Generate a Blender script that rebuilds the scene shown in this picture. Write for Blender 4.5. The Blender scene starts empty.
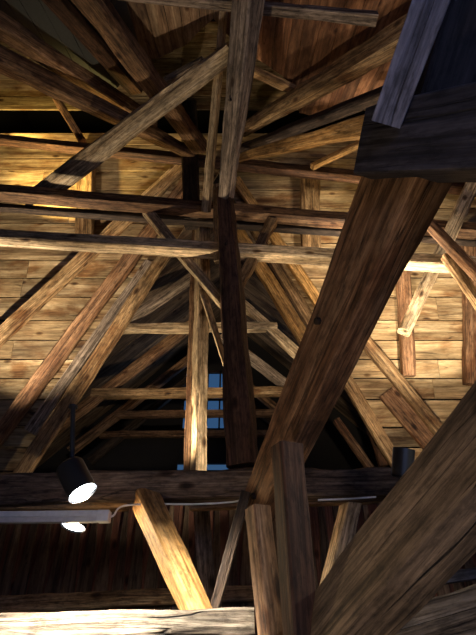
import bpy, bmesh, math, random
from mathutils import Vector, Matrix, noise
random.seed(7)
scn = bpy.context.scene
COL = scn.collection
F = 470.0; CX, CY = 238.0, 317.5
PITCH = math.radians(35)
CAM = Vector((0, 0, 1.6))
FWD = Vector((0, math.cos(PITCH), math.sin(PITCH)))
UPV = Vector((0, -math.sin(PITCH), math.cos(PITCH)))
RGT = Vector((1, 0, 0))

# ------------------------------------------------------------ survey of the place
def ray(px, py):
    return FWD + RGT * ((px - CX) / F) + UPV * ((CY - py) / F)
def onD(px, py, d): return CAM + ray(px, py) * d
def onY(px, py, Y):
    r = ray(px, py); return CAM + r * ((Y - CAM.y) / r.y)
def onZ(px, py, Z):
    r = ray(px, py); return CAM + r * ((Z - CAM.z) / r.z)
def onB(px, py, off=0.0):          # rear roof slope  Y + .255 z = const
    r = ray(px, py); K = 5.6 + .255 * 3.3 - off
    return CAM + r * ((K - CAM.y - .255 * CAM.z) / (r.y + .255 * r.z))
def onF(px, py, off=0.0):          # overhead slope   z = 5.7 + .577 Y
    r = ray(px, py)
    return CAM + r * ((5.7 - off - CAM.z + .577 * CAM.y) / (r.z - .577 * r.y))
def proj(p):
    v = p - CAM; d = v.dot(FWD)
    return CX + F * v.dot(RGT) / d, CY - F * v.dot(UPV) / d
NB = Vector((0, -1, -.255)).normalized()
NF = Vector((0, .5, -.866)).normalized()
NY = Vector((0, -1, 0))
NZ = Vector((0, 0, 1))

# ------------------------------------------------------------ materials
def N(nt, t, **kw):
    n = nt.nodes.new(t)
    for k, v in kw.items(): setattr(n, k, v)
    return n
def ramp(nt, stops, fac, interp='LINEAR'):
    r = N(nt, 'ShaderNodeValToRGB'); r.color_ramp.interpolation = interp
    e = r.color_ramp.elements
    while len(e) < len(stops): e.new(.5)
    for i, (p, c) in enumerate(stops):
        e[i].position = p; e[i].color = (c[0], c[1], c[2], 1) if not isinstance(c, (int, float)) else (c, c, c, 1)
    nt.links.new(fac, r.inputs[0]); return r.outputs[0]
def mul(nt, a, b, fac=1.0, mode='MULTIPLY'):
    m = N(nt, 'ShaderNodeMix', data_type='RGBA', blend_type=mode)
    for i, s in ((0, fac), (6, a), (7, b)):
        if hasattr(s, 'links') or isinstance(s, bpy.types.NodeSocket): nt.links.new(s, m.inputs[i])
        else: m.inputs[i].default_value = s if i == 0 else (s[0], s[1], s[2], 1)
    return m.outputs[2]
def wood(name, lo, mid, hi, island=False, swz=False, rough=.75, bump=.5, stain=None, var=.25, crack=.6):
    m = bpy.data.materials.new(name); m.use_nodes = True; nt = m.node_tree
    b = nt.nodes['Principled BSDF']; L = nt.links.new
    tc = N(nt, 'ShaderNodeTexCoord')
    if island:
        g = N(nt, 'ShaderNodeNewGeometry'); rnd = g.outputs['Random Per Island']
    else:
        oi = N(nt, 'ShaderNodeObjectInfo'); rnd = oi.outputs['Random']
    sc = N(nt, 'ShaderNodeMath', operation='MULTIPLY'); L(rnd, sc.inputs[0]); sc.inputs[1].default_value = 37.0
    add = N(nt, 'ShaderNodeVectorMath', operation='ADD'); L(tc.outputs['Object'], add.inputs[0]); L(sc.outputs[0], add.inputs[1])
    P = add.outputs[0]
    if swz:
        sx = N(nt, 'ShaderNodeSeparateXYZ'); cx = N(nt, 'ShaderNodeCombineXYZ'); L(P, sx.inputs[0])
        for a_, b_ in {'Y': ((1, 0), (0, 1), (2, 2)), 'Z': ((2, 0), (0, 1), (1, 2))}[swz]: L(sx.outputs[a_], cx.inputs[b_])
        P = cx.outputs[0]
    def tex(s, scale, detail=6, dist=0, rgh=.6):
        mp = N(nt, 'ShaderNodeMapping'); mp.inputs['Scale'].default_value = s; L(P, mp.inputs[0])
        n = N(nt, 'ShaderNodeTexNoise'); n.inputs['Scale'].default_value = scale
        n.inputs['Detail'].default_value = detail; n.inputs['Distortion'].default_value = dist; n.inputs['Roughness'].default_value = rgh
        L(mp.outputs[0], n.inputs[0]); return n.outputs[0]
    broad = tex((.8, 3, 3), 1.5, 4, .4)
    grain = tex((.4, 7, 7), 1.6, 9, 1.2, .7) if island else tex((.5, 14, 14), 1.6, 8, 1.3, .68)
    fine = tex((1.2, 70, 70), 1.4, 4, .3)
    c = ramp(nt, [(.34, lo), (.5, mid), (.66, hi)], grain)
    c = mul(nt, c, ramp(nt, [(.32, .5), (.68, 1.4)], broad), 1)
    c = mul(nt, c, ramp(nt, [(.3, .7), (.6, 1.1)], fine), .4 if island else .8)
    sp_ = tex((5, 16, 16), 2.2, 5, .2, .7)
    c = mul(nt, c, ramp(nt, [(.38, .42), (.5, 1.0), (.64, 1.35)], sp_), .3 if island else .8)
    # growth rings bent round
    mp = N(nt, 'ShaderNodeMapping'); mp.inputs['Scale'].default_value = (.35, 5, 5); L(P, mp.inputs[0])
    w = N(nt, 'ShaderNodeTexWave', wave_type='RINGS', rings_direction='X'); w.inputs['Scale'].default_value = 3.2
    w.inputs['Distortion'].default_value = 5; w.inputs['Detail'].default_value = 3; w.inputs['Detail Scale'].default_value = .8
    L(mp.outputs[0], w.inputs[0])
    c = mul(nt, c, ramp(nt, [(.0, .72), (.6, 1.08)], w.outputs[1]), .15 if island else .6)
    # drying cracks
    ck = tex((.55, 14, 14), 1.1, 2, .6, .4)
    ckr = ramp(nt, [(.488, 1.0), (.5, 0.0), (.512, 1.0)], ck)
    gate = ramp(nt, [(.44, 0.0), (.5, 1.0)], tex((.7, 1.5, 1.5), 1.0, 2))
    ckc = mul(nt, c, mul(nt, ckr, (.12, .09, .07), 1, 'LIGHTEN'), crack, 'MULTIPLY')
    c = mul(nt, c, ckc, gate, 'MIX')
    # knots
    mp2 = N(nt, 'ShaderNodeMapping'); mp2.inputs['Scale'].default_value = (2.6, 5, 5); L(P, mp2.inputs[0])
    v = N(nt, 'ShaderNodeTexVoronoi'); v.inputs['Scale'].default_value = 1.0; L(mp2.outputs[0], v.inputs['Vector'])
    kn = ramp(nt, [(.06, (.1, .06, .04)), (.12, (.5, .4, .32)), (.17, (1, 1, 1))], v.outputs['Distance'])
    c = mul(nt, c, kn, .9)
    if stain:
        s = ramp(nt, [(.5, 0.0), (.66, 1.0)], tex((1.2, 2.5, 2.5), 1.4, 5, .5))
        c = mul(nt, c, mul(nt, c, stain, 1), s, 'MIX')
    vr = ramp(nt, [(0, 1 - var), (1, 1 + var)], rnd)
    if island:
        wn = N(nt, 'ShaderNodeTexWhiteNoise', noise_dimensions='1D'); L(sc.outputs[0], wn.inputs['W'])
        vr = ramp(nt, [(0, (1 - var, 1 - var, 1 - var)), (.5, (1, .97, .9)), (1, (1 + var, 1 + var * .9, 1 + var * .6))], wn.outputs[0])
    c = mul(nt, c, vr, 1)
    L(c, b.inputs['Base Color']); b.inputs['Roughness'].default_value = rough
    b.inputs['Specular IOR Level'].default_value = .3
    bp = N(nt, 'ShaderNodeBump'); bp.inputs['Strength'].default_value = bump; bp.inputs['Distance'].default_value = .012
    mx = N(nt, 'ShaderNodeMath', operation='ADD'); L(grain, mx.inputs[0])
    m2 = N(nt, 'ShaderNodeMath', operation='MULTIPLY'); L(fine, m2.inputs[0]); m2.inputs[1].default_value = .5
    L(m2.outputs[0], mx.inputs[1])
    m3 = N(nt, 'ShaderNodeMath', operation='MULTIPLY'); L(ckr, m3.inputs[0]); L(gate, m3.inputs[1])
    mx2 = N(nt, 'ShaderNodeMath', operation='ADD'); L(mx.outputs[0], mx2.inputs[0]); L(m3.outputs[0], mx2.inputs[1])
    L(mx2.outputs[0], bp.inputs['Height']); L(bp.outputs[0], b.inputs['Normal'])
    return m
def plain(name, col, rough=.5, metal=0, emit=None, es=0):
    m = bpy.data.materials.new(name); m.use_nodes = True; nt = m.node_tree
    b = nt.nodes['Principled BSDF']
    n = N(nt, 'ShaderNodeTexNoise'); n.inputs['Scale'].default_value = 30
    tc = N(nt, 'ShaderNodeTexCoord'); nt.links.new(tc.outputs['Object'], n.inputs[0])
    c = ramp(nt, [(.3, [x * .9 for x in col]), (.7, [min(1, x * 1.06) for x in col])], n.outputs[0])
    nt.links.new(c, b.inputs['Base Color'])
    b.inputs['Roughness'].default_value = rough; b.inputs['Metallic'].default_value = metal
    if emit:
        b.inputs['Emission Color'].default_value = (*emit, 1); b.inputs['Emission Strength'].default_value = es
    return m
M = {
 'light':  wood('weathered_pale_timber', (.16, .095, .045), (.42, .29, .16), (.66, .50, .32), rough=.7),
 'hewn':   wood('deeply_checked_timber', (.03, .02, .012), (.26, .20, .14), (.46, .39, .29), rough=.9, bump=1.5, crack=1.0),
 'tan':    wood('tan_timber', (.11, .055, .022), (.34, .20, .09), (.56, .37, .19), rough=.7, stain=(.45, .33, .25)),
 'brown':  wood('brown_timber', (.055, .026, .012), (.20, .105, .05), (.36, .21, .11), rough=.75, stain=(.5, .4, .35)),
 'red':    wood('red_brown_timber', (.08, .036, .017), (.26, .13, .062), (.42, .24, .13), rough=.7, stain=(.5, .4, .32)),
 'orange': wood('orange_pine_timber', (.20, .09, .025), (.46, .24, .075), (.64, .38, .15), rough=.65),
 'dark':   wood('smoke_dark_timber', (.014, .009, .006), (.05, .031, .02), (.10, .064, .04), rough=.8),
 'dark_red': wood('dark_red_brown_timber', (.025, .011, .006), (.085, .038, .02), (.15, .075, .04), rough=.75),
 'grey':   wood('grey_timber', (.07, .048, .033), (.23, .165, .115), (.40, .30, .22), rough=.85, bump=.8),
 'black_t': wood('near_black_timber', (.006, .005, .006), (.018, .014, .014), (.03, .024, .022), rough=.9),  # even near black tone
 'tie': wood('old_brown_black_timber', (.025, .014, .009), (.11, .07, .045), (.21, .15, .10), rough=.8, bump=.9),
 'daylight_blue': wood('daylight_tinted_timber', (.06, .06, .08), (.14, .135, .17), (.22, .21, .25), rough=.7, bump=.6),  # blue of the daylight is mixed into this timber colour
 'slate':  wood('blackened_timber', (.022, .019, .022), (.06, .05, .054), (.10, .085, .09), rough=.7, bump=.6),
 'ashen':  wood('ashen_near_timber', (.065, .042, .026), (.17, .115, .075), (.29, .20, .135), rough=.85, bump=.9),
 'boards': wood('pine_boarding', (.16, .09, .045), (.40, .27, .14), (.60, .45, .27), island=True, rough=.7, stain=(.55, .4, .3), var=.3),
 'oldboards': wood('old_roof_boarding', (.07, .04, .024), (.19, .115, .07), (.34, .235, .15), island=True, rough=.85, stain=(.5, .42, .4), var=.35),
 'redboards': wood('red_old_boarding', (.07, .03, .016), (.20, .09, .045), (.32, .16, .085), island=True, rough=.85, stain=(.45, .36, .3), var=.35),
 'bayboards': wood('old_bay_boarding', (.05, .034, .022), (.15, .10, .065), (.26, .18, .115), island=True, rough=.85, stain=(.5, .42, .4), var=.3),
 'wallboards': wood('dark_wall_boarding', (.07, .025, .016), (.17, .07, .045), (.26, .12, .08), island=True, rough=.85, var=.2),
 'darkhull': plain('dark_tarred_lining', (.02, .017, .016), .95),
 'greyhull': plain('grey_roof_felt', (.05, .05, .046), .95),
 'black': plain('black_painted_metal', (.012, .012, .014), .38),
 'blackrough': plain('black_plastic', (.012, .012, .012), .6),
 'white': plain('white_enamel', (.72, .74, .76), .45),
 'opal': plain('opal_plastic', (.62, .62, .64), .35),
 'lamp': plain('glowing_lens', (.9, .95, 1), .3, 0, (.9, .96, 1), 14),
 'cable': plain('white_cable_sheath', (.75, .74, .70), .5),
 'iron': plain('rusty_iron', (.05, .03, .022), .6, .4),
}
gm = bpy.data.materials.new('window_glass'); gm.use_nodes = True
b = gm.node_tree.nodes['Principled BSDF']; b.inputs['Transmission Weight'].default_value = 1; b.inputs['Roughness'].default_value = .05
b.inputs['IOR'].default_value = 1.01; b.inputs['Base Color'].default_value = (.85, .93, 1, 1)
M['glass'] = gm

# ------------------------------------------------------------ mesh helpers
def link(name, bm, mat, parent=None, smooth=True, ang=32):
    bmesh.ops.recalc_face_normals(bm, faces=bm.faces)
    if smooth:
        for f in bm.faces: f.smooth = True
        for e in bm.edges:
            if len(e.link_faces) != 2 or e.calc_face_angle(0) > math.radians(ang): e.smooth = False
    me = bpy.data.meshes.new(name); bm.to_mesh(me); bm.free()
    me.materials.append(mat)
    o = bpy.data.objects.new(name, me); COL.objects.link(o)
    if parent: o.parent = parent
    return o
def tag(o, label, cat, group=None, kind='thing'):
    o['label'] = label; o['category'] = cat; o['kind'] = kind
    if group: o['group'] = group
    return o
def empty(name, loc):
    o = bpy.data.objects.new(name, None); o.empty_display_size = .05; COL.objects.link(o); o.location = loc; return o

def timber_bm(L, w0, h0, w1, h1, seed, rough=1.0, cham=.10, seg=None, wane=.0, bow=0.0):
    """hewn timber along +X from 0..L, rectangular section, chamfered arrises, uneven faces"""
    bm = bmesh.new()
    seg = seg or max(.03, min(.09, max(w0, w1) * .4))
    n = max(6, int(L / seg)); n = min(n, 120)
    # section: corners chamfered, 3 points along each side
    def section(w, h):
        c = cham * min(w, h); a, b_ = w / 2, h / 2; pts = []
        cs = [(a, b_), (-a, b_), (-a, -b_), (a, -b_)]
        for i, (x, y) in enumerate(cs):
            nx_, ny_ = cs[(i + 1) % 4]
            dx = (nx_ > x) - (nx_ < x); dy = (ny_ > y) - (ny_ < y)
            ln = abs(nx_ - x) + abs(ny_ - y)
            for t in (c, c + (ln - 2 * c) / 4, ln / 2, ln - c - (ln - 2 * c) / 4, ln - c):
                pts.append((x + dx * t, y + dy * t))
        return pts
    rings = []
    o = Vector((seed * 3.17, seed * 1.3, seed * .7))
    for i in range(n + 1):
        t = i / n; x = L * t
        w = w0 + (w1 - w0) * t; h = h0 + (h1 - h0) * t
        s = min(w, h)
        ox = s * .06 * rough * noise.noise(Vector((x * .9, 0, seed))) + bow * math.sin(math.pi * t)
        oy = s * .06 * rough * noise.noise(Vector((x * .9, 5, seed)))
        wv = 1 + .07 * rough * noise.noise(Vector((x * 1.7, 9, seed)))
        ring = []
        for k, (y, z) in enumerate(section(w, h)):
            p = Vector((x * 2.2, y * 5, z * 5)) + o
            d = s * .045 * rough * noise.noise(p) + s * .022 * rough * noise.noise(Vector((x * 9, y * 30, z * 30)) + o)
            # wane: arris eaten away here and there
            corner = (k % 5 in (0, 4))
            if corner:
                e = max(0, noise.noise(Vector((x * 2.6, k // 5 * 7.1, seed + 3))) - .05)
                d -= s * (.22 * rough + wane) * e
            r = math.hypot(y, z) or 1
            ring.append(bm.verts.new((x, y * wv + y / r * d + ox, z * wv + z / r * d + oy)))
        rings.append(ring)
    m = len(rings[0])
    for i in range(n):
        for k in range(m):
            bm.faces.new((rings[i][k], rings[i][(k + 1) % m], rings[i + 1][(k + 1) % m], rings[i + 1][k]))
    bm.faces.new(rings[0][::-1]); bm.faces.new(rings[-1])
    return bm
SEED = [0]
def timber(name, A, B, wa, wb, mat, label, cat='beam', up=NY, ar=1.0, rough=1.0, group=None, cham=.09, wane=0., bow=0.0, kind='thing', ground=False):
    """A,B ends in the world; wa,wb seen widths at each end in photo pixels; ar = depth/width of the section"""
    SEED[0] += 1
    ax = (B - A); L = ax.length; ax.normalize()
    z = (up - ax * up.dot(ax)).normalized(); y = z.cross(ax)
    def size(P, px):
        v = (P - CAM); d = v.dot(FWD); n = ax.cross(v.normalized()).normalized()
        return px * v.length / F * (d / v.length) / (abs(y.dot(n)) + ar * abs(z.dot(n)))
    w0, w1 = size(A, wa), size(B, wb)
    if ground:                                # run the foot down to the floor
        k = (-.0 - B.z) / ax.z; B = B + ax * k; w1 = w1 + (w1 - w0) * min(.5, k / L); L = (B - A).length
    bm = timber_bm(L, w0, w0 * ar, w1, w1 * ar, SEED[0], rough, cham, wane=wane, bow=bow)
    o = link(name, bm, M[mat])
    o.matrix_world = Matrix((( ax.x, y.x, z.x, A.x), (ax.y, y.y, z.y, A.y), (ax.z, y.z, z.z, A.z), (0, 0, 0, 1)))
    tag(o, label, cat, group, kind)
    o['sz'] = max(w0, w1)
    o['L'] = L
    return o
def child_box(parent, name, c, s, mat, label=None):
    bm = bmesh.new(); bmesh.ops.create_cube(bm, size=1)
    for v in bm.verts: v.co = Vector((v.co.x * s[0], v.co.y * s[1], v.co.z * s[2])) + Vector(c)
    bmesh.ops.bevel(bm, geom=bm.edges[:], offset=min(s) * .15, segments=1, affect='EDGES')
    o = link(name, bm, M[mat], parent)
    if label: o['label'] = label
    return o
def peg(parent, t, v=0.0, r=.016, face=1, name='wooden_peg', proud=.02):
    """round-ish peg driven into the face of a timber at fraction t"""
    L = parent['L']; s = parent['sz']
    bm = bmesh.new(); bmesh.ops.create_cone(bm, cap_ends=True, segments=10, radius1=r, radius2=r * .85, depth=.06 + proud)
    x = L * t
    zmax = max((p.co.z * face for p in parent.data.vertices if abs(p.co.x - x) < .15), default=s / 2)
    for q in bm.verts: q.co = Vector((x + q.co.x, v + q.co.y, face * (zmax - .035 + proud / 2) + face * q.co.z * 1.0))
    return link(name, bm, M['dark'], parent)

# ------------------------------------------------------------ boarding
def board(bm, a, b, c, d, n, th):
    """a-b-c-d corner quad in order, extruded by th along -n, wavy long edges a-b / d-c"""
    k = max(2, int((b - a).length / .3)); s = random.random() * 50
    f, g = [], []
    for i in range(k + 1):
        t = i / k
        p = a.lerp(b, t); q = d.lerp(c, t); u = (q - p)
        p = p + u * .015 * noise.noise(Vector((t * k * .5, s, 0))); q = q + u * .02 * noise.noise(Vector((t * k * .5, s, 9)))
        lift = n * (.008 * noise.noise(Vector((t * k * .3, s, 5))))
        f.append((bm.verts.new(p + lift), bm.verts.new(q + lift)))
        g.append((bm.verts.new(p - n * th + lift), bm.verts.new(q - n * th + lift)))
    for i in range(k):
        bm.faces.new((f[i][0], f[i + 1][0], f[i + 1][1], f[i][1]))
        bm.faces.new((g[i][1], g[i + 1][1], g[i + 1][0], g[i][0]))
        bm.faces.new((f[i][0], g[i][0], g[i + 1][0], f[i + 1][0]))
        bm.faces.new((f[i][1], f[i + 1][1], g[i + 1][1], g[i][1]))
    bm.faces.new((f[0][0], f[0][1], g[0][1], g[0][0])); bm.faces.new((f[-1][1], f[-1][0], g[-1][0], g[-1][1]))
def struct(name, bm, mat, label=None, smooth=True, frame=None):
    if frame:
        ax, z = frame; ax = ax.normalized(); z = z.normalized(); y = z.cross(ax)
        mw = Matrix(((ax.x, y.x, z.x, 0), (ax.y, y.y, z.y, 0), (ax.z, y.z, z.z, 0), (0, 0, 0, 1)))
        bmesh.ops.transform(bm, matrix=mw.inverted(), verts=bm.verts)
        o = link(name, bm, M[mat], None, smooth); o.matrix_world = mw; o['kind'] = 'structure'
        if label: o['label'] = label
        return o
    o = link(name, bm, M[mat], None, smooth); o['kind'] = 'structure'
    if label: o['label'] = label
    return o
def slab(name, lo, hi, mat, label=None):
    bm = bmesh.new(); bmesh.ops.create_cube(bm, size=1)
    for v in bm.verts: v.co = Vector([lo[i] + (hi[i] - lo[i]) * (v.co[i] + .5) for i in range(3)])
    return struct(name, bm, mat, label, False)

# rear slope: horizontal boards either side of the gable opening
def bp(x, z, off=0): return Vector((x, 5.6 + .255 * 3.3 - .255 * z - off, z))
EL = (onB(172, 246), onB(20, 480)); ER = (onB(254, 232), onB(402, 476))
def xl(z, E): return E[0].x + (E[1].x - E[0].x) * (z - E[0].z) / (E[1].z - E[0].z)
OPZ = 5.5
while xl(OPZ, EL) < xl(OPZ, ER): OPZ += .01
OPX = xl(OPZ, EL)
def edge(z, side): return xl(z, EL if side < 0 else ER)      # opening edge at height z
bm = bmesh.new(); z = 3.05
ZG0, ZG1 = onB(0, 133).z, onB(0, 109).z       # an open strip without boards
while z < 10.3:
    h = random.uniform(.22, .34)
    if z < ZG0 < z + h: h = ZG0 - z + .012
    if ZG0 <= z < ZG1 - .02: z = ZG1
    z1 = z + h - .018
    if z < OPZ:
        for side in (-1, 1):
            xe0, xe1 = edge(z, side), edge(min(z1, OPZ), side)
            X = side * 4.5
            cut = random.uniform(.3, .7) * X + .3 * xe0
            if abs(cut) > abs(xe0) + .4 and random.random() < .6:
                board(bm, bp(xe0, z), bp(cut - .003 * side, z), bp(cut - .003 * side, z1), bp(xe1, z1), NB, .03)
                board(bm, bp(cut + .003 * side, z), bp(X, z), bp(X, z1), bp(cut + .003 * side, z1), NB, .03)
            else: board(bm, bp(xe0, z), bp(X, z), bp(X, z1), bp(xe1, z1), NB, .03)
    else:
        cut = random.uniform(-1, 1.5)
        board(bm, bp(-4.5, z), bp(cut, z), bp(cut, z1), bp(-4.5, z1), NB, .03)
        board(bm, bp(cut + .006, z), bp(4.5, z), bp(4.5, z1), bp(cut + .006, z1), NB, .03)
    z += h
struct('ceiling', bm, 'boards', 'warm pine boards running level across the steep rear roof slope', frame=(Vector((1, 0, 0)), NB))

# overhead slope: boards running up and away, their far ends ragged
def fp(x, Y, off=0): return Vector((x, Y, 5.7 + .577 * Y - off))
BND = [(-300, -40), (-20, 8), (118, 92), (134, 62), (160, 58), (190, 44), (206, 24), (214, 20), (240, 50), (262, 62), (292, 84), (300, 118), (420, 96), (700, 96)]
def bound(px):
    for (x0, y0), (x1, y1) in zip(BND, BND[1:]):
        if x0 <= px <= x1: return y0 + (y1 - y0) * (px - x0) / (x1 - x0)
    return -40
def farY(x):
    Y = 4.12
    while Y > .3:
        px, py = proj(fp(x, Y))
        if py <= bound(px): return Y
        Y -= .02
    return Y
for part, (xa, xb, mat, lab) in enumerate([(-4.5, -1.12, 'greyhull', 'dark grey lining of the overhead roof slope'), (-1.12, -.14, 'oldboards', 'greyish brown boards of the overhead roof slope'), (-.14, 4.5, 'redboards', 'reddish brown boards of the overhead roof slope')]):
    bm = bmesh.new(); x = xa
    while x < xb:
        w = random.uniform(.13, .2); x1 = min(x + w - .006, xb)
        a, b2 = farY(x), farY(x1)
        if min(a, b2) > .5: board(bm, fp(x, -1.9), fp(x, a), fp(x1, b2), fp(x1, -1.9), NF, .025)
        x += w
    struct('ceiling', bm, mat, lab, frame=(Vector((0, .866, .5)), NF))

# hull
slab('wall_left', (-4.6, -2.1, 0), (-4.5, 9.2, 10.9), 'darkhull')
slab('wall_right', (4.5, -2.1, 0), (4.6, 9.2, 10.9), 'darkhull')
slab('floor', (-4.6, -2.1, -.1), (4.6, 9.2, 0), 'darkhull')
slab('ceiling', (-4.6, -2.1, 10.9), (4.6, 9.2, 11.0), 'darkhull')
# front wall with a window opening behind the photographer
WX0, WX1, WZ0, WZ1 = .6, 3.4, 1.4, 3.2
bm = bmesh.new()
def abox(bm, lo, hi):
    r = bmesh.ops.create_cube(bm, size=1)
    for v in r['verts']: v.co = Vector([lo[i] + (hi[i] - lo[i]) * (v.co[i] + .5) for i in range(3)])
abox(bm, (-4.6, -2.2, 0), (WX0, -2.1, 11)); abox(bm, (WX1, -2.2, 0), (4.6, -2.1, 11))
abox(bm, (WX0, -2.2, 0), (WX1, -2.1, WZ0)); abox(bm, (WX0, -2.2, WZ1), (WX1, -2.1, 11))
struct('wall_front', bm, 'greyhull', None, False)
# far gable wall with window and slit
YG = 8.5
wa, wb = onY(184, 370, YG), onY(232, 430, YG)
sa, sb = onY(95, 463, YG), onY(262, 470, YG)
bm = bmesh.new()
abox(bm, (-4.5, YG, 2.4), (wa.x, YG + .1, 10.9)); abox(bm, (wb.x, YG, wb.z), (4.5, YG + .1, 10.9))
abox(bm, (wa.x, YG, wa.z), (wb.x, YG + .1, 10.9)); abox(bm, (wa.x, YG, sa.z), (4.5, YG + .1, wb.z))
abox(bm, (wa.x, YG, 2.4), (4.5, YG + .1, sb.z)); abox(bm, (sb.x, YG, sb.z), (4.5, YG + .1, sa.z))
struct('wall_gable', bm, 'darkhull', None, False)
def window(name, lo, hi, y, nx, nz, diag=False):
    bm = bmesh.new(); t = .045
    abox(bm, (lo[0], y, lo[1]), (lo[0] + t, y + .07, hi[1])); abox(bm, (hi[0] - t, y, lo[1]), (hi[0], y + .07, hi[1]))
    abox(bm, (lo[0], y, lo[1]), (hi[0], y + .07, lo[1] + t)); abox(bm, (lo[0], y, hi[1] - t), (hi[0], y + .07, hi[1]))
    for i in range(1, nx):
        x = lo[0] + (hi[0] - lo[0]) * i / nx; abox(bm, (x - .015, y, lo[1]), (x + .015, y + .05, hi[1]))
    for i in range(1, nz):
        z = lo[1] + (hi[1] - lo[1]) * i / nz; abox(bm, (lo[0], y, z - .015), (hi[0], y + .05, z + .015))
    fr = struct(name, bm, 'dark', None, False)
    bm = bmesh.new(); abox(bm, (lo[0] + .01, y + .03, lo[1] + .01), (hi[0] - .01, y + .036, hi[1] - .01))
    link('pane', bm, M['glass'], fr, False)
    return fr
window('window_1', (wa.x, wb.z), (wb.x, wa.z), YG + .02, 4, 2)
window('window_2', (WX0, WZ0), (WX1, WZ1), -2.16, 3, 2)

# inside of the side gable: two boarded slopes with boards running down the slope
for side in (-1, 1):
    bm = bmesh.new(); y = 4.2; RZ = OPZ + .15; nn = Vector((side * -1.0, 0, -1.0)).normalized()
    while y < YG:
        w = random.uniform(.16, .26)
        RZ = OPZ + .15
        def gp(t, yy): return Vector((OPX + side * t, yy, RZ - t))
        t0 = max(0.0, 0)
        yy0 = max(y, 0)
        # boards only behind the rear slope
        ys = y
        t1 = 3.4
        zmin = RZ
        need = (5.6 + .255 * 3.3 + .04 - ys) / .255     # height of rear slope at this Y
        tt0 = max(0, RZ - need) if need > RZ - 9 else 0
        # above the slope line the boards are inside, below it they are outside -> start where they pass behind
        a = gp(0, y); 
        zr = (5.6 + .255 * 3.3 + .06 - y) / .255
        if zr > RZ: y += w; continue
        tend = RZ - 2.9
        board(bm, gp(0, y), gp(tend, y), gp(tend, y + w - .01), gp(0, y + w - .01), nn, .025) if zr < 3.3 else board(bm, gp(0, y), gp(RZ - zr, y), gp(RZ - zr, y + w - .01), gp(0, y + w - .01), nn, .025)
        y += w
    struct('ceiling', bm, 'bayboards', 'dark boards lining the %s slope of the deep gable bay' % ('left' if side < 0 else 'right'), frame=(Vector((side, 0, -1)), nn))
slab('floor', (-4.5, 5.65, 3.0), (4.5, YG, 3.1), 'dark')

# low back wall of vertical boards with wavy cover boards
bm = bmesh.new(); x = -3.6
while x < 4.4:
    board(bm, Vector((x, 5.6, 0)), Vector((x, 5.6, 3.2)), Vector((x + .19, 5.6, 3.2)), Vector((x + .19, 5.6, 0)), NY, .03); x += .196
struct('wall_back', bm, 'wallboards', 'dark reddish vertical boards of the low rear wall', frame=(NZ, NY))
bm = bmesh.new(); x = -3.6
while x < 4.4:                                           # live-edged cover boards
    fr = []; k = 40; s = random.random() * 90
    for i in range(k + 1):
        zz = 3.2 * i / k
        wv = .052 + .02 * math.sin(zz * 3.1 + 2.0) + .022 * noise.noise(Vector((zz * 2.2, s, 0)))
        cx = x + .02 * noise.noise(Vector((zz * 1.3, s, 4)))
        row = [bm.verts.new((cx - wv, 5.598, zz)), bm.verts.new((cx - wv + .004, 5.565, zz)), bm.verts.new((cx + wv - .004, 5.565, zz)), bm.verts.new((cx + wv, 5.598, zz))]
        fr.append(row)
    for i in range(k):
        for j in range(3): bm.faces.new((fr[i][j], fr[i][j + 1], fr[i + 1][j + 1], fr[i + 1][j]))
    x += .168
struct('wall_back', bm, 'bayboards', 'grey brown wavy edged cover boards over the low rear wall', frame=(NZ, NY))

# ------------------------------------------------------------ timbers
T = timber
# rear slope rafters, left fan
G = 'rafters fanning down the rear slope'
T('rafter', onB(186, 163, .13), onB(-12, 348, .13), 15, 17, 'tan', 'upper left rafter crossing the level boards, outermost of the left fan', 'rafter', NB, .8, group=G)
T('rafter', onB(192, 176, .2), onB(-10, 447, .2), 15, 19, 'red', 'long reddish rafter in left fan running down to the left edge', 'rafter', NB, .9, group=G)
T('rafter', onB(150, 262, .1), onB(30, 432, .1), 11, 14, 'grey', 'dull grey rafter tight behind the long reddish left rafter', 'rafter', NB, .5, group=G)
T('valley_rafter', onB(172, 244, .3), onB(14, 486, .3), 14, 19, 'tan', 'speckled tan valley timber along the left edge of the gable opening', 'rafter', NB, .8, rough=1.4)
T('rafter', onB(236, 180, .2), onB(352, 352, .2), 11, 14, 'orange', 'slim pale orange rafter starting just right of the king post', 'rafter', NB, .8, group=G)
T('rafter', onB(238, 232, .24), onB(312, 350, .24), 14, 17, 'orange', 'deep orange rafter beside a paler twin, right of the king post', 'rafter', NB, .8, group=G)
T('valley_rafter', onB(254, 228, .14), onB(404, 476, .14), 12, 15, 'tan', 'paler right valley timber running behind the great brace', 'rafter', NB, .8)
# bits on the right slope
T('roof_brace', onB(345, 316, .16), onB(448, 442, .16), 14, 15, 'tan', 'straight tan diagonal brace lying across the right hand boards', 'brace', NB, .7)
T('loose_plank', onB(386, 392, .09), onB(446, 462, .09), 19, 20, 'red', 'short broad reddish plank with square cut end under the diagonal brace', 'plank', NB, .3)
T('roof_stud', onB(402, 262, .1), onB(409, 376, .1), 16, 15, 'red', 'upright stud on the right boards ending on the diagonal brace', 'stud', NB, .7)
T('roof_stud', onB(470, 225, .1), onB(472, 385, .1), 16, 18, 'red', 'upright stud on boards at the far right edge', 'stud', NB, .7)
T('roof_stud', onB(310, 174, .1), onB(311, 256, .1), 20, 20, 'tan', 'short stud on the yellow boards between right collars', 'stud', NB, .7)
T('roof_stud', onB(86, 150, .1), onB(85, 246, .1), 20, 20, 'tan', 'short stud on the yellow boards behind the left collars', 'stud', NB, .7)
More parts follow.
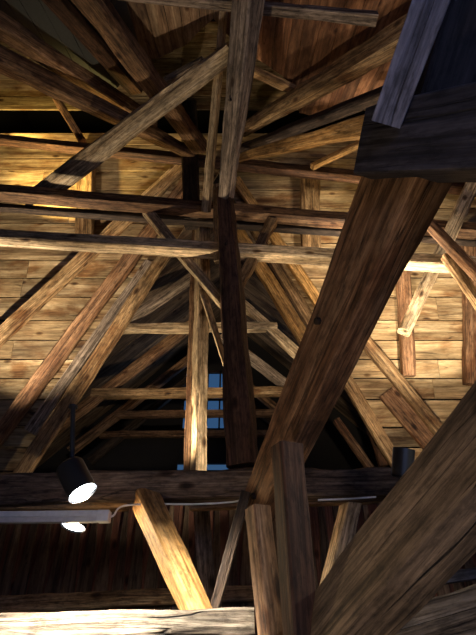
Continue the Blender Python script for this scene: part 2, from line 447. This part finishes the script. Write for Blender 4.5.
# purlin & collars
T('purlin', onB(-20, 138, .32), onB(500, 192, .32), 12, 15, 'dark_red', 'dark purlin crossing above the yellow boards', 'purlin', NZ, 1.1)
T('collar_beam', onZ(-25, 191, 5.95), onZ(500, 233, 5.95), 19, 18, 'brown', 'upper level collar beam crossing the whole roof', 'collar beam', NZ, 1.0, rough=.7)
T('collar_beam', onZ(-25, 206, 5.95), onZ(500, 243, 5.95), 10, 12, 'dark', 'thin dark collar beam close behind the upper one', 'collar beam', NZ, 1.0)
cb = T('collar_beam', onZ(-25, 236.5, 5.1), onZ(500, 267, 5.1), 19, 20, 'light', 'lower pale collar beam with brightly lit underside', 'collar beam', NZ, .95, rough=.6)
# posts at the centre
T('hanging_post', onY(189, 108, 4.25), onY(192, 224, 4.15), 17, 17, 'dark', 'short black upright left of the hub above the upper collar', 'post', NY, 1)
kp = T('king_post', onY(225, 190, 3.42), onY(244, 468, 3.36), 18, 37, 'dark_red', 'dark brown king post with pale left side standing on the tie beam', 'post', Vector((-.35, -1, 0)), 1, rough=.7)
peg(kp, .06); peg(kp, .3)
ur = T('ridge_strut', onD(251, -22, 4.0), onD(226, 197, 5.0), 38, 17, 'grey', 'broad pale grey timber coming from overhead down to the king post', 'strut', Vector((-.6, -.6, -.6)), 1)
peg(ur, .5); 
T('slim_post', onD(224, 6, 4.75), onD(206, 212, 5.35), 9, 11, 'light', 'slim pale upright just left of the broad overhead timber', 'post', Vector((-.3, -1, 0)), 1)
T('slim_post', onY(217, 186, 3.75), onY(217, 262, 3.7), 8, 7, 'light', 'short pale sliver of timber left of the king post head', 'post', Vector((-.3, -1, 0)), 1)
T('pale_post', onY(203, 226, 4.3), onY(198, 474, 4.3), 17, 17, 'light', 'speckled pale post left of the king post in front of the gable', 'post', Vector((.5, -1, 0)), 1, rough=1.5)
T('dark_stud', onY(196, 226, 4.45), onY(187, 474, 4.45), 8, 8, 'brown', 'dark slim upright directly behind the speckled pale post', 'post', NY, 1)
T('knee_brace', onY(147, 212, 3.98), onY(224, 306, 3.72), 13, 11, 'light', 'left knee brace from upper collar to the king post', 'brace', NY, 1)
T('knee_brace', onY(272, 222, 3.98), onY(234, 296, 3.72), 13, 12, 'tan', 'right knee brace from upper collar to the king post', 'brace', NY, 1)
T('thin_brace', onY(203, 292, 4.0), onY(226, 366, 3.62), 8, 6, 'light', 'thin pale strut wedged between pale post and king post', 'brace', NY, 1)
# radiating timbers, upper left
T('hip_rafter', onF(-30, 6, .3), onY(152, 124, 3.95), 27, 19, 'brown', 'weathered hip timber, upper of the pair at the top left edge', 'rafter', NF, 1)
T('hip_rafter', onF(-30, 44, .45), onY(192, 154, 4.1), 30, 14, 'brown', 'lower hip timber of the top left pair with pale lower arris', 'rafter', NF, 1)
T('hip_rafter', onF(66, -32, .3), onY(200, 147, 4.0), 36, 20, 'brown', 'widest hip timber falling from the top edge to the hub', 'rafter', NF, 1)
T('hip_rafter', onF(24, -34, .12), onF(136, 90, .12), 22, 17, 'dark_red', 'dark timber tucked behind the widest hip timber', 'rafter', NF, .6)
T('short_strut', onB(57, 100, .25), onB(83, 142, .25), 8, 8, 'red', 'tiny reddish strut below the top left hip timbers', 'strut', NB, 1)
st = T('ridge_brace', onY(44, 193, 3.85), onD(232, 51, 4.72), 22, 19, 'light', 'pale knotty brace rising from upper collar to the overhead timber', 'brace', Vector((.35, -.6, -.9)), 1, wane=.1)
T('head_piece', onF(158, 88, .1), onF(205, 62, .1), 14, 14, 'grey', 'short grey piece half hidden behind the pale knotty brace', 'strut', NF, .6)
T('top_beam', onZ(112, -6, 6.5), onZ(376, 19, 6.5), 10, 15, 'grey', 'level grey beam with square cut end at the top of the roof', 'beam', NZ, .9)
# radiating timbers, upper right
T('hip_rafter', onY(242, 131, 3.95), onF(440, 14, .35), 15, 38, 'tan', 'thick reddish hip timber rising right behind the daylight tinted plank', 'rafter', NF, 1)
T('hip_rafter', onY(238, 158, 4.0), onD(400, 118, 4.5), 9, 27, 'orange', 'golden timber with pale underside fanning right below the thick reddish one', 'rafter', Vector((0, -.8, -.7)), .8)
T('dark_rafter', onY(240, 150, 4.15), onD(400, 88, 5.2), 11, 18, 'dark', 'black timber between the two right hip timbers', 'rafter', NY, 1)
T('short_strut', onF(250, 70, .1), onF(296, 91, .1), 11, 11, 'tan', 'little tan strut between overhead timber and thick reddish hip timber', 'strut', NF, .6)
T('short_strut', onY(312, 167, 3.9), onY(374, 137, 3.8), 8, 10, 'orange', 'bright golden strut above the purlin on the right', 'strut', NY, 1)
# far right crossing braces
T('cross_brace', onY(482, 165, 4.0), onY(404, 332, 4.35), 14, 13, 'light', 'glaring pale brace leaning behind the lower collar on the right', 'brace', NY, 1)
T('cross_brace', onY(420, 214, 3.5), onY(490, 288, 3.5), 13, 15, 'red', 'brown brace crossing in front of the collars at right edge', 'brace', NY, 1)
T('cross_brace', onY(446, 256, 3.75), onY(492, 322, 3.75), 13, 14, 'tan', 'yellowish short brace under the brown crossing one at right edge', 'brace', NY, 1)
# gable bay trusses
G = 'trusses of the gable bay'
def truss(Y, L0, L1, R0, R1, C0, C1, w, mats, names):
    T('truss_rafter', onY(*L0, Y), onY(*L1, Y), w, w + 1, mats[0], names[0], 'rafter', NY, 1, group=G)
    T('truss_rafter', onY(*R0, Y), onY(*R1, Y), w - 1, w, mats[1], names[1], 'rafter', NY, 1, group=G)
    T('truss_collar', onY(*C0, Y - .02), onY(*C1, Y - .02), w - 1, w - 1, mats[2], names[2], 'collar beam', NZ, 1, group=G)
truss(5.3, (206, 268), (100, 340), (226, 290), (304, 360), (117, 329), (277, 327), 13, ('grey', 'light', 'light'),
      ('left rafter of the nearest gable truss', 'pale right rafter of the nearest gable truss', 'topmost pale rung of the gable trusses'))
truss(6.2, (206, 314), (44, 438), (222, 336), (310, 404), (92, 394), (284, 392), 13, ('brown', 'grey', 'tan'),
      ('left rafter of the second gable truss', 'right rafter of the second gable truss', 'second rung from the top in the gable bay'))
truss(7.0, (206, 346), (70, 452), (226, 368), (310, 436), (115, 415), (300, 413), 10, ('brown', 'brown', 'brown'),
      ('left rafter of the third gable truss', 'right rafter of the third gable truss', 'third rung from the top in the gable bay'))
truss(7.8, (205, 366), (90, 462), (226, 388), (310, 450), (100, 435), (305, 433), 9, ('dark', 'dark', 'brown'),
      ('left rafter of the rearmost gable truss', 'right rafter of the rearmost gable truss', 'lowest rung in the gable bay'))
T('bay_brace', onY(362, 404, 5.7), onY(384, 466, 5.7), 10, 11, 'dark_red', 'dark red upright strut in the right corner of the gable bay', 'brace', NY, 1)
T('bay_brace', onY(336, 420, 5.9), onY(372, 470, 5.9), 9, 10, 'brown', 'dim leaning strut low in the right part of the gable bay', 'brace', NY, 1)
# tie beam
tie = T('tie_beam', onY(-30, 492, 3.3), onY(402, 483, 3.3), 37, 33, 'tie', 'massive dark tie beam carrying the king post', 'tie beam', NZ, .9, rough=1.3)
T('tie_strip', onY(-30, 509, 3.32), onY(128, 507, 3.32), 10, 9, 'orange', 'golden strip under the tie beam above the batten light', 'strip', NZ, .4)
sp = T('tie_strip', onY(190, 507, 3.42), onY(378, 500, 3.42), 9, 8, 'tan', 'narrow strip under the back of the tie beam, right half', 'strip', NZ, .6)
# below the tie beam
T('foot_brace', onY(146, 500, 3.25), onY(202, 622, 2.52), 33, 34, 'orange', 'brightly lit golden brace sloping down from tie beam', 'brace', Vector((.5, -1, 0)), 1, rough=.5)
T('lower_post', onY(201, 502, 4.3), onY(216, 700, 4.2), 17, 16, 'grey', 'dim grey upright behind the golden brace', 'post', NY, 1, ground=True)
T('thin_brace', onY(246, 492, 2.5), onY(212, 618, 2.55), 10, 11, 'dark', 'thin dark brace left of the paired lower posts', 'brace', NY, 1)
T('short_post', onY(354, 488, 3.45), onY(333, 582, 3.4), 23, 24, 'light', 'stubby pale post under the right part of tie beam', 'post', Vector((.4, -1, 0)), 1, ground=True)
T('wall_rail', onY(-30, 607, 5.45), onY(300, 591, 5.45), 17, 15, 'tan', 'long rail along the foot of the dark board wall', 'rail', NZ, .6)
# near timbers
n1 = T('girder', onY(-30, 646, 2.4), onY(254, 642, 2.4), 56, 56, 'hewn', 'floodlit rough pale girder along the bottom left', 'beam', NZ, .8, rough=1.5, cham=.05)
T('girder', onD(345, 652, 1.95), onD(500, 608, 1.75), 50, 54, 'hewn', 'pale hewn girder at the bottom right corner', 'beam', Vector((0, -.15, 1)), .8, rough=2.2, cham=.05, wane=.1)
T('sill_rail', onY(395, 585, 3.0), onY(500, 570, 3.0), 10, 11, 'slate', 'bluish rail just above the bottom right girder', 'rail', NZ, .7)
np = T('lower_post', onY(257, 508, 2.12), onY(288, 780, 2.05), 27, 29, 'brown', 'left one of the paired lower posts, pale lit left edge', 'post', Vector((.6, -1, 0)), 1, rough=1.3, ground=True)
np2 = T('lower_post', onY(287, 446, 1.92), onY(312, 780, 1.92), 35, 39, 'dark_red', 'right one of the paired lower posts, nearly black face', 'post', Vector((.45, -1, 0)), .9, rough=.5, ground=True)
m1 = T('great_brace', onD(254, 517, 2.72), onD(432, 118, 1.5), 38, 94, 'red', 'great dark diagonal brace across the middle of the view', 'brace', Vector((-.75, -1, .0)), .6, rough=.8, cham=.04)
peg(m1, .1, .0, .02); peg(m1, .62, .05, .018)
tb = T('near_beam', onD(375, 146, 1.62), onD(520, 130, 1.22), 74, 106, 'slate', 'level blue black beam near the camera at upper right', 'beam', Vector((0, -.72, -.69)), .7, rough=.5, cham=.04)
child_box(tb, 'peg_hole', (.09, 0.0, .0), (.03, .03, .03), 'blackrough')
T('near_plank', onD(446, -40, 1.2), onD(386, 124, 1.42), 38, 30, 'daylight_blue', 'daylight tinted plank with sawn lower end over the near beam', 'plank', Vector((-.1, -1, -.3)), .35, rough=.4, cham=.04)
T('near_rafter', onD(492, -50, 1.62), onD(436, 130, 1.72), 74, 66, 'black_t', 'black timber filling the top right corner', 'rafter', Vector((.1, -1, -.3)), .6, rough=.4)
br = T('corner_strut', onD(272, 700, 1.8), onD(520, 415, 1.12), 64, 96, 'ashen', 'big ashen brown strut rising out of the bottom right corner', 'strut', Vector((-.1, -1, .55)), .6, rough=.8, cham=.04, ground=True)

# ------------------------------------------------------------ lamps
def cyl(bm, A, B, r0, r1, seg=28, cap=True):
    ax = (B - A).normalized(); u = ax.orthogonal().normalized(); v = ax.cross(u)
    ra = [bm.verts.new(A + (u * math.cos(a) + v * math.sin(a)) * r0) for a in [2 * math.pi * i / seg for i in range(seg)]]
    rb = [bm.verts.new(B + (u * math.cos(a) + v * math.sin(a)) * r1) for a in [2 * math.pi * i / seg for i in range(seg)]]
    for i in range(seg): bm.faces.new((ra[i], ra[(i + 1) % seg], rb[(i + 1) % seg], rb[i]))
    if cap: bm.faces.new(ra[::-1]); bm.faces.new(rb)
def spotlight(top, lens, r, arm_to, label, lit=True, length=None, group=None):
    root = empty('spotlight', lens); ax = (lens - top).normalized()
    T0, L0 = top - lens, Vector((0, 0, 0))
    bm = bmesh.new(); cyl(bm, T0, T0 + ax * .008, r * .9, r, cap=True); cyl(bm, T0 + ax * .008, L0 - ax * .0, r, r, cap=False)
    cyl(bm, L0, L0 - ax * .014, r, r * .9, cap=False); cyl(bm, L0 - ax * .014, L0 - ax * .03, r * .9, r * .88, cap=False)
    link('housing', bm, M['black'], root)
    bm = bmesh.new(); cyl(bm, L0 - ax * .012, L0 - ax * .008, r * .9, r * .9); link('lens', bm, M['lamp'] if lit else M['opal'], root)
    if arm_to is not None:
        bm = bmesh.new(); a = T0 + ax * .03; cyl(bm, a, arm_to - lens, .011, .011, 10); cyl(bm, arm_to - lens, arm_to - lens + Vector((0, 0, .012)), .02, .02, 20)
        link('arm', bm, M['blackrough'], root)
    tag(root, label, 'spotlight', group)
    return root
def axis(px, py, ix, iy, toward):
    v = ray(px, py).normalized(); r = v.cross(UPV).normalized(); u = r.cross(v)
    t = math.sqrt(1 - toward * toward); n = math.hypot(ix, iy)
    return r * (ix / n * t) - u * (iy / n * t) - v * toward
lensA = onD(83, 493.5, 1.9); axA = axis(83, 493, .42, .9, .48)
spotlight(lensA - axA * .148, lensA, .058, onD(73, 408, 2.15), 'black cylinder spotlight shining down over the white batten')
lensB = onY(73, 527, 3.3); axB = axis(73, 527, -.4, .9, .36)
spotlight(lensB - axB * .04, lensB, .082, None, 'round glowing spotlight half hidden behind the white batten')
lensC = onD(404, 449, 2.6); axC = axis(404, 448, .1, -1, -.3)
spotlight(onD(402, 478, 2.55), lensC, .058, None, 'black spotlight peeking over the corner strut, pointing up')
def spot(loc, target, e, col, size, blend=.6, r=.04):
    l = bpy.data.lights.new('lamp_light', 'SPOT'); l.energy = e; l.color = col; l.spot_size = math.radians(size); l.spot_blend = blend; l.shadow_soft_size = r
    o = bpy.data.objects.new('lamp_light', l); COL.objects.link(o); o.location = loc
    o.rotation_euler = (Vector(target) - Vector(loc)).to_track_quat('-Z', 'Y').to_euler(); return o
WARM = (1.0, .76, .45); YEL = (1.0, .75, .26)
spot(lensA + axA * .02, onY(120, 660, 2.4), 130, (1, .93, .82), 120, .5)
spot(lensB + axB * .02, onY(140, 600, 3.1), 45, (1, .72, .4), 130, .5)
def added_uplight(loc, target, e, col, size, label):  # lamp and fixture added out of sight to light timbers and boards
    loc = Vector(loc); ax = (Vector(target) - loc).normalized()
    spotlight(loc - ax * .12, loc, .045, None, label)
    return spot(loc + ax * .02, target, e, col, size)
added_uplight((-2.4, 3.95, 2.6), (-2.75, 4.85, 6.5), 560, (1, .88, .68), 62, 'added uplighter behind the tie beam aimed at the left boards')
added_uplight((-1.0, 3.95, 2.65), (-.5, 4.3, 5.2), 230, (1, .84, .6), 105, 'added uplighter behind the tie beam aimed at the pale post')
added_uplight(onY(30, 204, 4.25), (-2.4, 4.25, 8.0), 190, YEL, 135, 'small added uplighter behind the left end of the upper collar')
added_uplight(onY(372, 226, 4.2), (2.0, 4.25, 8.0), 170, YEL, 135, 'small added uplighter behind the right end of the upper collar')
spot(lensC + axC * .03, (2.7, 4.5, 5.6), 230, (1, .84, .6), 100)
added_uplight((2.1, 4.0, 2.6), (2.5, 4.85, 7.2), 640, (1, .88, .68), 62, 'added uplighter behind the tie beam aimed at the right boards')
added_uplight((-.15, 2.3, 1.5), (.12, 2.8, 8), 330, (1, .83, .6), 50, 'added uplighter near the paired posts aimed at the king post head')
added_uplight((.8, 3.9, 2.6), (-1.9, 6.1, 4.7), 110, (1, .86, .64), 70, 'added uplighter behind the tie beam aimed into the gable bay')
added_uplight(onY(10, 137, 4.14), (-2.7, 4.0, 9.4), 40, YEL, 150, 'tiny added uplighter behind the dark purlin at the far left')
added_uplight(onY(370, 308, 4.1), (2.1, 4.2, 6.0), 90, (1, .9, .72), 130, 'added uplighter hidden behind the great brace below the pale collar')
spot((2.0, 1.9, 2.9), onD(430, 620, 1.85), 55, (1, .93, .8), 70)  # added light brightening the right girder, no fixture
# added warm fill light low beside the camera, without a fixture
spot((-.75, .7, .75), (.6, 2.0, 2.5), 40, (1, .82, .62), 110, .8, .08)
# batten light
root = empty('batten_light', onY(50, 517, 3.08))
A, B = onY(-25, 518, 3.08), onY(110, 516.5, 3.08); ax = (B - A).normalized()
def bar(name, p, q, w, h, mat, par, dz=0.0, label=None):
    ax = (q - p); L = ax.length; ax.normalize(); zz = (NZ - ax * ax.z).normalized(); yy = zz.cross(ax)
    bm = bmesh.new(); r = bmesh.ops.create_cube(bm, size=1)
    for v in bm.verts:
        c = v.co.copy(); v.co = p + ax * (L * (c.x + .5)) + yy * (w * c.y) + zz * (h * c.z + dz) - par.location
    bmesh.ops.bevel(bm, geom=bm.edges[:], offset=.004, segments=1, affect='EDGES')
    o = link(name, bm, M[mat], par)
    if label: o['label'] = label
    return o
bar('housing', A, B - ax * .07, .07, .036, 'white', root, .014)
bar('diffuser', A, B - ax * .075, .05, .030, 'opal', root, -.018)
bar('end_cap', B - ax * .075, B, .074, .066, 'white', root, 0, 'bluish white end cap')
bar('clip', onY(88, 512, 3.08), onY(96, 512, 3.08), .05, .014, 'white', root, .0)
tag(root, 'long white unlit batten light hanging under the tie beam', 'light')
def cable(pts, r, label):
    P = []
    q = [pts[0]] + pts + [pts[-1]]
    for i in range(1, len(q) - 2):
        for k in range(8):
            t = k / 8; a, b2, c2, d2 = q[i - 1], q[i], q[i + 1], q[i + 2]
            P.append(.5 * ((2 * b2) + (c2 - a) * t + (2 * a - 5 * b2 + 4 * c2 - d2) * t * t + (3 * b2 - a - 3 * c2 + d2) * t ** 3))
    P.append(pts[-1]); bm = bmesh.new(); rings = []
    for i, p in enumerate(P):
        ax = (P[min(i + 1, len(P) - 1)] - P[max(i - 1, 0)]).normalized(); u = ax.cross(Vector((.1, .3, 1))).normalized(); v = ax.cross(u)
        rings.append([bm.verts.new(p + (u * math.cos(a) + v * math.sin(a)) * r) for a in [math.pi / 4 * k for k in range(8)]])
    for x, y in zip(rings, rings[1:]):
        for k in range(8): bm.faces.new((x[k], x[(k + 1) % 8], y[(k + 1) % 8], y[k]))
    bm.faces.new(rings[0][::-1]); bm.faces.new(rings[-1])
    return tag(link('cable', bm, M['cable']), label, 'cable')
cable([onY(110, 517, 3.08), onY(114, 515, 3.08), onY(119, 508, 3.09), onY(130, 505, 3.1), onY(160, 504, 3.12), onY(200, 504, 3.12), onY(238, 501, 3.12), onY(246, 494, 3.12)], .006, 'white cable running from the batten light along the tie beam')
cable([onY(318, 500, 3.14), onY(345, 499, 3.14), onY(376, 497, 3.14)], .006, 'short pale cable under the right end of the tie beam')

# ------------------------------------------------------------ daylight
w = bpy.data.worlds.new('World'); scn.world = w; w.use_nodes = True
bg = w.node_tree.nodes['Background']; bg.inputs[0].default_value = (.12, .30, .62, 1); bg.inputs[1].default_value = .24
l = bpy.data.lights.new('window_daylight', 'AREA'); l.shape = 'RECTANGLE'; l.size = 2.6; l.size_y = 1.6; l.energy = 45; l.color = (.42, .52, 1)
o = bpy.data.objects.new('window_daylight', l); COL.objects.link(o); o.location = (1.2, -2.05, 2.5); o.rotation_euler = (math.radians(100), 0, math.radians(0))
l = bpy.data.lights.new('gable_daylight', 'AREA'); l.shape = 'RECTANGLE'; l.size = 1.3; l.size_y = 1.0; l.energy = 3; l.color = (.4, .6, 1)
o = bpy.data.objects.new('gable_daylight', l); COL.objects.link(o); o.location = ((wa.x + wb.x) / 2, YG - .03, (wa.z + wb.z) / 2); o.rotation_euler = (math.radians(-90), 0, 0)

# ------------------------------------------------------------ camera & output
c = bpy.data.cameras.new('camera'); c.sensor_fit = 'VERTICAL'; c.sensor_height = 24; c.lens = 24 * F / 635; c.clip_start = .02
co = bpy.data.objects.new('camera', c); COL.objects.link(co); co.location = CAM
co.rotation_euler = (math.pi / 2 + PITCH, 0, 0); scn.camera = co
for o in bpy.data.objects:
    for k in ('sz', 'L'):
        if k in o: del o[k]
scn.view_settings.view_transform = 'Standard'; scn.view_settings.look = 'None'
scn.view_settings.gamma = 1; scn.view_settings.use_curve_mapping = False; scn.view_settings.exposure = .15
scn.cycles.use_denoising = True
scn.cycles.max_bounces = 6
